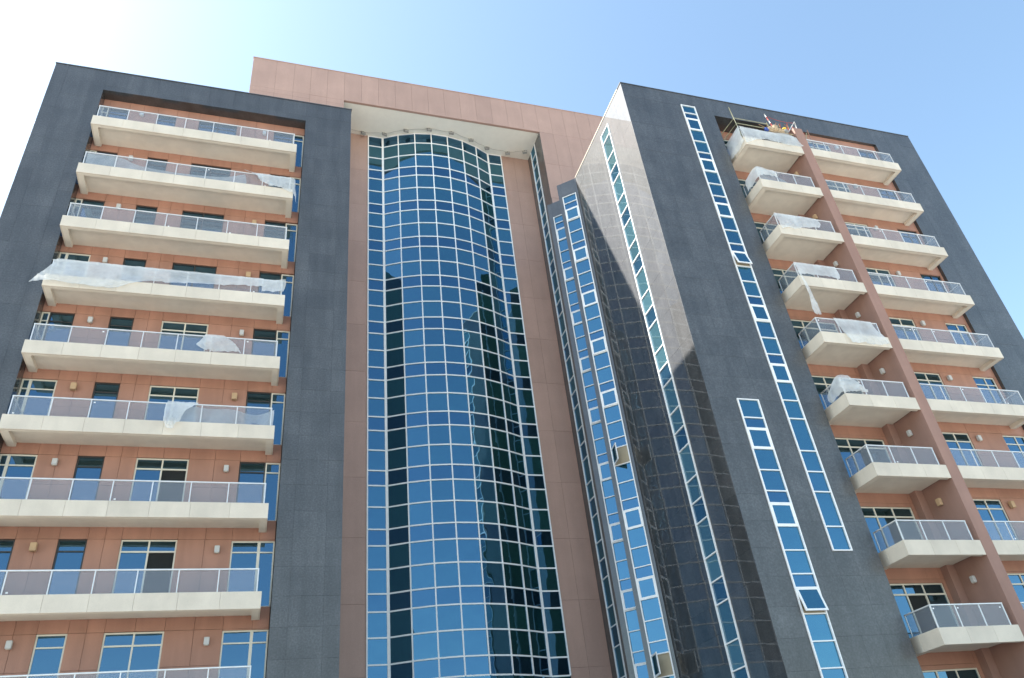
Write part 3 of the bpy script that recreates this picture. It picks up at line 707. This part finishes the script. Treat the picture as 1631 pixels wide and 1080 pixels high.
drape('bunched sheet wrapped round the right corner of the fourth balcony, left wing', [
    [(-.95, RLO, z+.86), (-.5, RLO, z+.84), (-.1, RLO-.02, z+.92), (.08, RLO, z+.98)],
    [(-.95, RLO-.02, z+.5), (-.5, RLO-.03, z+.5), (-.1, RLO-.04, z+.6), (.1, RLO, z+.7)],
    [(-.95, RLO-.02, z+.1), (-.5, RLO-.03, z+.14), (-.05, RLO-.03, z+.2), (.02, RLO, z+.3)]], nu=24, seed=4, amp=.05)
z = ZF-H*4
drape('small pale sheet folded over the fifth balcony rail in front of the glass, left wing', [
    [(-3.05, RLO, z+.93), (-2.6, RLO, z+.93), (-2.3, RLO, z+.92)],
    [(-3.2, RLO-.06, z+.55), (-2.5, RLO-.05, z+.6), (-1.9, RLO-.03, z+.6)],
    [(-3.35, RLO-.1, z+.30), (-2.9, RLO-.06, z+.36), (-1.7, RLO-.03, z+.35)],
    [(-2.95, RLO-.06, z+.10), (-2.4, RLO-.04, z+.08), (-1.5, RLO-.02, z+.06)]], nu=28, seed=5, amp=.05)
z = ZF-H*5
drape('twisted sheet knotted over the sixth balcony rail with a hanging tail, left wing', [
    [(-4.1, RLO, z+.95), (-3.7, RLO, z+.92), (-3.3, RLO, z+.93), (-2.9, RLO, z+.92)],
    [(-4.15, RLO-.14, z+.4), (-3.9, RLO-.16, z+.3), (-3.55, RLO-.12, z+.5), (-3.1, RLO-.08, z+.7)],
    [(-4.1, RLO-.2, z+.0), (-3.9, RLO-.24, z-.12), (-3.6, RLO-.18, z+.02), (-3.4, RLO-.12, z+.4)],
    [(-4.0, RLO-.16, z-.33), (-3.85, RLO-.2, z-.42), (-3.6, RLO-.16, z-.2), (-3.5, RLO-.12, z+.1)]], nu=34, seed=6, amp=.09, freq=5)
drape('pale sheet sagging inside the glass of the sixth balcony, right half, left wing', [
    [(-3.6, RIN, z+.86), (-2.6, RIN, z+.72), (-1.6, RIN, z+.72), (-.7, RIN, z+.52), (.02, RIN, z+.80)],
    [(-3.9, RIN+.05, z+.45), (-2.6, RIN+.08, z+.4), (-1.6, RIN+.08, z+.35), (-.7, RIN+.08, z+.3), (.02, RIN, z+.4)],
    [(-3.9, RIN+.05, z+.03), (-2.6, RIN+.08, z+.03), (-1.6, RIN+.08, z+.05), (-.7, RIN+.08, z+.12), (.02, RIN, z+.05)]], seed=7, amp=.05)
# right wing, bay left of the pier
RO = YRB+.06
z = ZF
drape('white sheet wrapping the front of the top balcony left of the pier', [
    [(24.42, RO, z+.95), (25.5, RO, z+.92), (26.6, RO, z+.9), (27.6, RO, z+1.0), (28.25, RO, z+.8)],
    [(24.42, RO-.05, z+.4), (25.5, RO-.06, z+.4), (26.6, RO-.05, z+.42), (27.6, RO-.08, z+.55), (28.3, RO-.05, z+.4)],
    [(24.42, RO-.08, z-.25), (25.3, RO-.1, z+.0), (26.2, RO-.08, z+.12), (27.2, RO-.1, z+.05), (28.36, RO-.1, z+.02)],
    [(24.42, RO-.08, z-.52), (25.2, RO-.1, z-.18), (26.1, RO-.08, z+.02), (27.2, RO-.1, z-.10), (28.42, RO-.1, z-.1)]], seed=8, amp=.05)
drape('translucent sheet closing the left end of the top balcony left of the pier', [
    [(24.36, YR+.35, z+.9), (24.36, YR-.4, z+.92), (24.36, RO, z+.95)],
    [(24.30, YR+.35, z+.3), (24.30, YR-.4, z+.3), (24.32, RO, z+.4)],
    [(24.26, YR+.35, z-.5), (24.28, YR-.4, z-.55), (24.32, RO, z-.4)]], nu=24, seed=9, amp=.05)
z = ZF-H
drape('bunched sheet over the left corner of the second balcony beside the pier', [
    [(24.28, YR-.1, z+.75), (24.40, RO+.35, z+.98), (24.55, RO, z+1.02), (25.1, RO, z+.94), (25.55, RO, z+.88)],
    [(24.20, YR-.1, z+.35), (24.36, RO+.3, z+.55), (24.5, RO-.1, z+.6), (25.1, RO-.06, z+.62), (25.6, RO-.02, z+.55)],
    [(24.22, YR-.1, z-.05), (24.34, RO+.3, z+.12), (24.45, RO-.08, z+.2), (25.0, RO-.06, z+.36), (25.6, RO-.02, z+.30)]], nu=34, seed=10, amp=.09, freq=5)
drape('thin sheet sagging inside the glass of the second balcony beside the pier', [
    [(24.6, RO+.1, z+.8), (25.6, RO+.1, z+.6), (26.3, RO+.1, z+.22)], [(24.6, RO+.12, z+.3), (25.6, RO+.12, z+.25), (26.4, RO+.12, z+.1)], [(24.6, RO+.12, z+.03), (25.6, RO+.12, z+.03), (26.6, RO+.12, z+.03)]], nu=24, seed=11, amp=.03)
z = ZF-2*H
drape('white sheet covering the front glass of the third balcony beside the pier', [
    [(24.45, RO, z+.92), (25.4, RO, z+.91), (26.4, RO, z+.9), (27.1, RO, z+.86)],
    [(24.5, RO-.04, z+.4), (25.4, RO-.04, z+.42), (26.4, RO-.04, z+.42), (27.2, RO-.04, z+.5)],
    [(24.55, RO-.08, z-.22), (25.4, RO-.09, z-.12), (26.4, RO-.07, z+.06), (27.0, RO-.05, z+.12)]], seed=12, amp=.045)
z = ZF-3*H
drape('white sheet over the front glass of the fourth balcony beside the pier', [
    [(24.45, RO, z+.92), (25.6, RO, z+.91), (26.95, RO, z+.9)], [(24.5, RO-.03, z+.5), (25.6, RO-.03, z+.5), (26.98, RO-.03, z+.5)], [(24.5, RO-.04, z+.12), (25.6, RO-.04, z+.15), (26.9, RO-.04, z+.12)]], nu=40, seed=13, amp=.03)
drape('narrow white tail of sheet hanging from the fourth balcony corner to the fifth rail', [
    [(24.46, RO-.05, z+.3), (24.52, RO-.07, z+.32), (24.58, RO-.05, z+.3)], [(24.52, RO-.1, z-.6), (24.6, RO-.14, z-.6), (24.68, RO-.1, z-.6)],
    [(24.46, RO-.12, z-1.6), (24.62, RO-.18, z-1.6), (24.76, RO-.12, z-1.6)], [(24.36, RO-.1, z-2.42), (24.56, RO-.16, z-2.5), (24.80, RO-.12, z-2.40)]], nu=12, nv=40, seed=14, amp=.05, freq=3)
z = ZF-4*H
drape('large white sheet thrown over the fifth balcony rail, covering glass and fascia', [
    [(25.5, RO, z+.92), (26.5, RO, z+.92), (27.7, RO, z+.90)], [(25.6, RO-.04, z+.45), (26.6, RO-.04, z+.4), (27.8, RO-.04, z+.42)],
    [(25.75, RO-.1, z-.05), (26.7, RO-.11, z-.08), (28.0, RO-.1, z+.02)], [(25.9, RO-.12, z-.52), (26.9, RO-.14, z-.58), (28.2, RO-.13, z-.48)]], seed=15, amp=.045)
z = ZF-5*H
drape('bunched sheet over the left corner of the sixth balcony beside the pier', [
    [(24.30, YR-.1, z+.35), (24.42, RO+.3, z+.95), (24.6, RO, z+1.0), (25.05, RO, z+.93), (25.4, RO+.02, z+.6)],
    [(24.28, YR-.1, z+.1), (24.36, RO+.3, z+.55), (24.52, RO-.1, z+.55), (25.0, RO-.06, z+.5), (25.6, RO-.02, z+.38)],
    [(24.34, YR-.1, z+.0), (24.38, RO+.3, z+.1), (24.5, RO-.04, z+.12), (25.0, RO-.03, z+.12), (25.75, RO-.02, z+.12)]], nu=34, seed=16, amp=.09, freq=5)

# ------------------------------------------------------------------ scaffold rail and leftovers on the top balcony
z = ZF
e = empty('scaffold_guardrail', (24.5, YRB+.2, z))
YG = YRB+.2
for a, b in [((24.52, YG, z), (24.36, YG, z+2.75)), ((24.45, YG, z+1.82), (26.75, YG, z+1.80)), ((24.5, YG, z+1.38), (26.75, YG, z+1.36)),
             ((24.45, YG, z+1.82), (24.30, YR+.6, z+1.82)), ((24.5, YG, z+1.38), (24.36, YR+.6, z+1.38)), ((24.25, YR+.6, z), (24.20, YR+.6, z+2.2)), ((26.7, YG, z), (26.7, YG, z+1.95))]:
    tube('pole', [a, b], .026, 'scaffold', e)
tag(e, 'rusty yellow scaffold tube guardrail round the top balcony left of the pier', 'scaffolding')
e = empty('warning_pole', (27.15, YG, z+.9))
p0, p1 = Vector((27.2, YG, z+.9)), Vector((26.8, YG, z+2.72))
for k in range(7): tube('band', [p0+(p1-p0)*(k/7), p0+(p1-p0)*((k+1)/7)], .035, 'red' if k % 2 else 'lamp_white', e)
tag(e, 'red and white banded pole leaning above the top balcony', 'pole')
c_ = tube('rope', [(26.85, YG, z+2.55), (27.6, YG+.05, z+2.42), (28.3, YG+.05, z+2.36), (28.75, YG, z+2.38)], .012, 'red'); tag(c_, 'thin red rope stretched from the banded pole to the white trestle', 'rope')
e = empty('trestle', (28.3, YG, z+1))
for a, b in [((27.9, YG, z+1.2), (28.84, YG, z+2.5)), ((28.84, YG, z+2.5), (28.9, YG+.1, z+1.67))]: tube('leg', [a, b], .03, 'lamp_white', e)
tag(e, 'white folding trestle standing at the top of the terracotta pier', 'trestle')
e = empty('plank_prop', (29.65, YG, z)) 
tube('pole', [(29.62, YG+.1, z), (29.66, YG+.1, z+2.05)], .03, 'pier', e); tube('pole', [(29.2, YG+.1, z+1.0), (29.5, YG+.1, z+1.75)], .025, 'scaffold', e)
tag(e, 'brown timber prop just right of the pier top on the first balcony', 'prop')
def blob(name, loc, r, sc, mat, seed):
    V = []; F = []; nu, nv = 12, 7
    for j in range(nv+1):
        th = math.pi*j/nv
        for k in range(nu):
            ph = 2*math.pi*k/nu; d = Vector((math.sin(th)*math.cos(ph), math.sin(th)*math.sin(ph), math.cos(th)))
            q = 1+.22*noise.noise(d*1.6+Vector((seed*7.1, 0, 0)))
            V.append((d.x*r*sc[0]*q, d.y*r*sc[1]*q, d.z*r*sc[2]*q))
    for j in range(nv):
        for k in range(nu): F.append((j*nu+k, (j+1)*nu+k, (j+1)*nu+(k+1) % nu, j*nu+(k+1) % nu))
    return obj(name, mesh(name, V, F, mat, smooth=True), loc)
shelf = box('work_platform', 26.55, 28.2, YG-.12, YG+.95, z+1.06, z+1.12, 'sack'); tag(shelf, 'timber work platform carrying rubble sacks behind the top balcony rail', 'platform')
sk = [(26.72, 1.28, 1.05), (27.0, 1.34, 1.2), (27.3, 1.3, 1.1), (27.12, 1.55, 1.0), (27.5, 1.26, .95)]
nm = ['leftmost beige sack in the pile on the top balcony platform', 'second beige sack from the left in the pile on the top balcony', 'fourth beige sack from the left in the pile on the top balcony',
      'beige sack lying on top of the pile on the top balcony', 'rightmost beige sack, beside the yellow helmet on the top balcony']
for k, (x, dz, s) in enumerate(sk):
    o = blob('sack', (x, YG-.02, z+dz), .19*s, (1.1, 1, .85), 'sack', k+1); tag(o, nm[k], 'sack', 'sacks on the top balcony')
o = blob('hard_hat', (27.81, YG-.02, z+1.62), .10, (1.1, 1.2, .8), 'yellow', 9); tag(o, 'round yellow helmet above the sacks on the top balcony', 'helmet')
o = blob('bucket', (27.81, YG-.02, z+1.33), .17, (1, 1, 1.2), 'floodlight', 11); tag(o, 'grey bundle under the yellow helmet on the top balcony', 'bundle')
o = blob('blue_bag', (26.4, YG-.06, z+1.2), .14, (1, .8, 1.1), 'blue', 12); tag(o, 'small blue bag hanging at the left of the sack pile', 'bag')
e = empty('debris_heap', (27.3, YG, z+1.1)); rr = random.Random(5)
for k in range(34):
    x = 26.6+rr.random()*2.2; a = rr.uniform(-1.45, 1.45); l = rr.uniform(.35, .95); zz = z+1.2+rr.random()*.4
    tube('stick', [(x, YG+rr.uniform(-.06, .25), zz), (x+l*math.sin(a), YG+rr.uniform(-.06, .25), zz+l*abs(math.cos(a))*.9)], rr.uniform(.012, .028), rr.choice(['sack', 'pier', 'red', 'lamp_beige']), e)
tag(e, 'tangled heap of brown sticks and offcuts among the sacks at the pier top', 'debris')
# consistent outward normals on the joined cladding
import bmesh
for o in bpy.data.objects:
    if o.name.startswith('cladding_field'):
        bm = bmesh.new(); bm.from_mesh(o.data); bmesh.ops.recalc_face_normals(bm, faces=bm.faces); bm.to_mesh(o.data); bm.free()
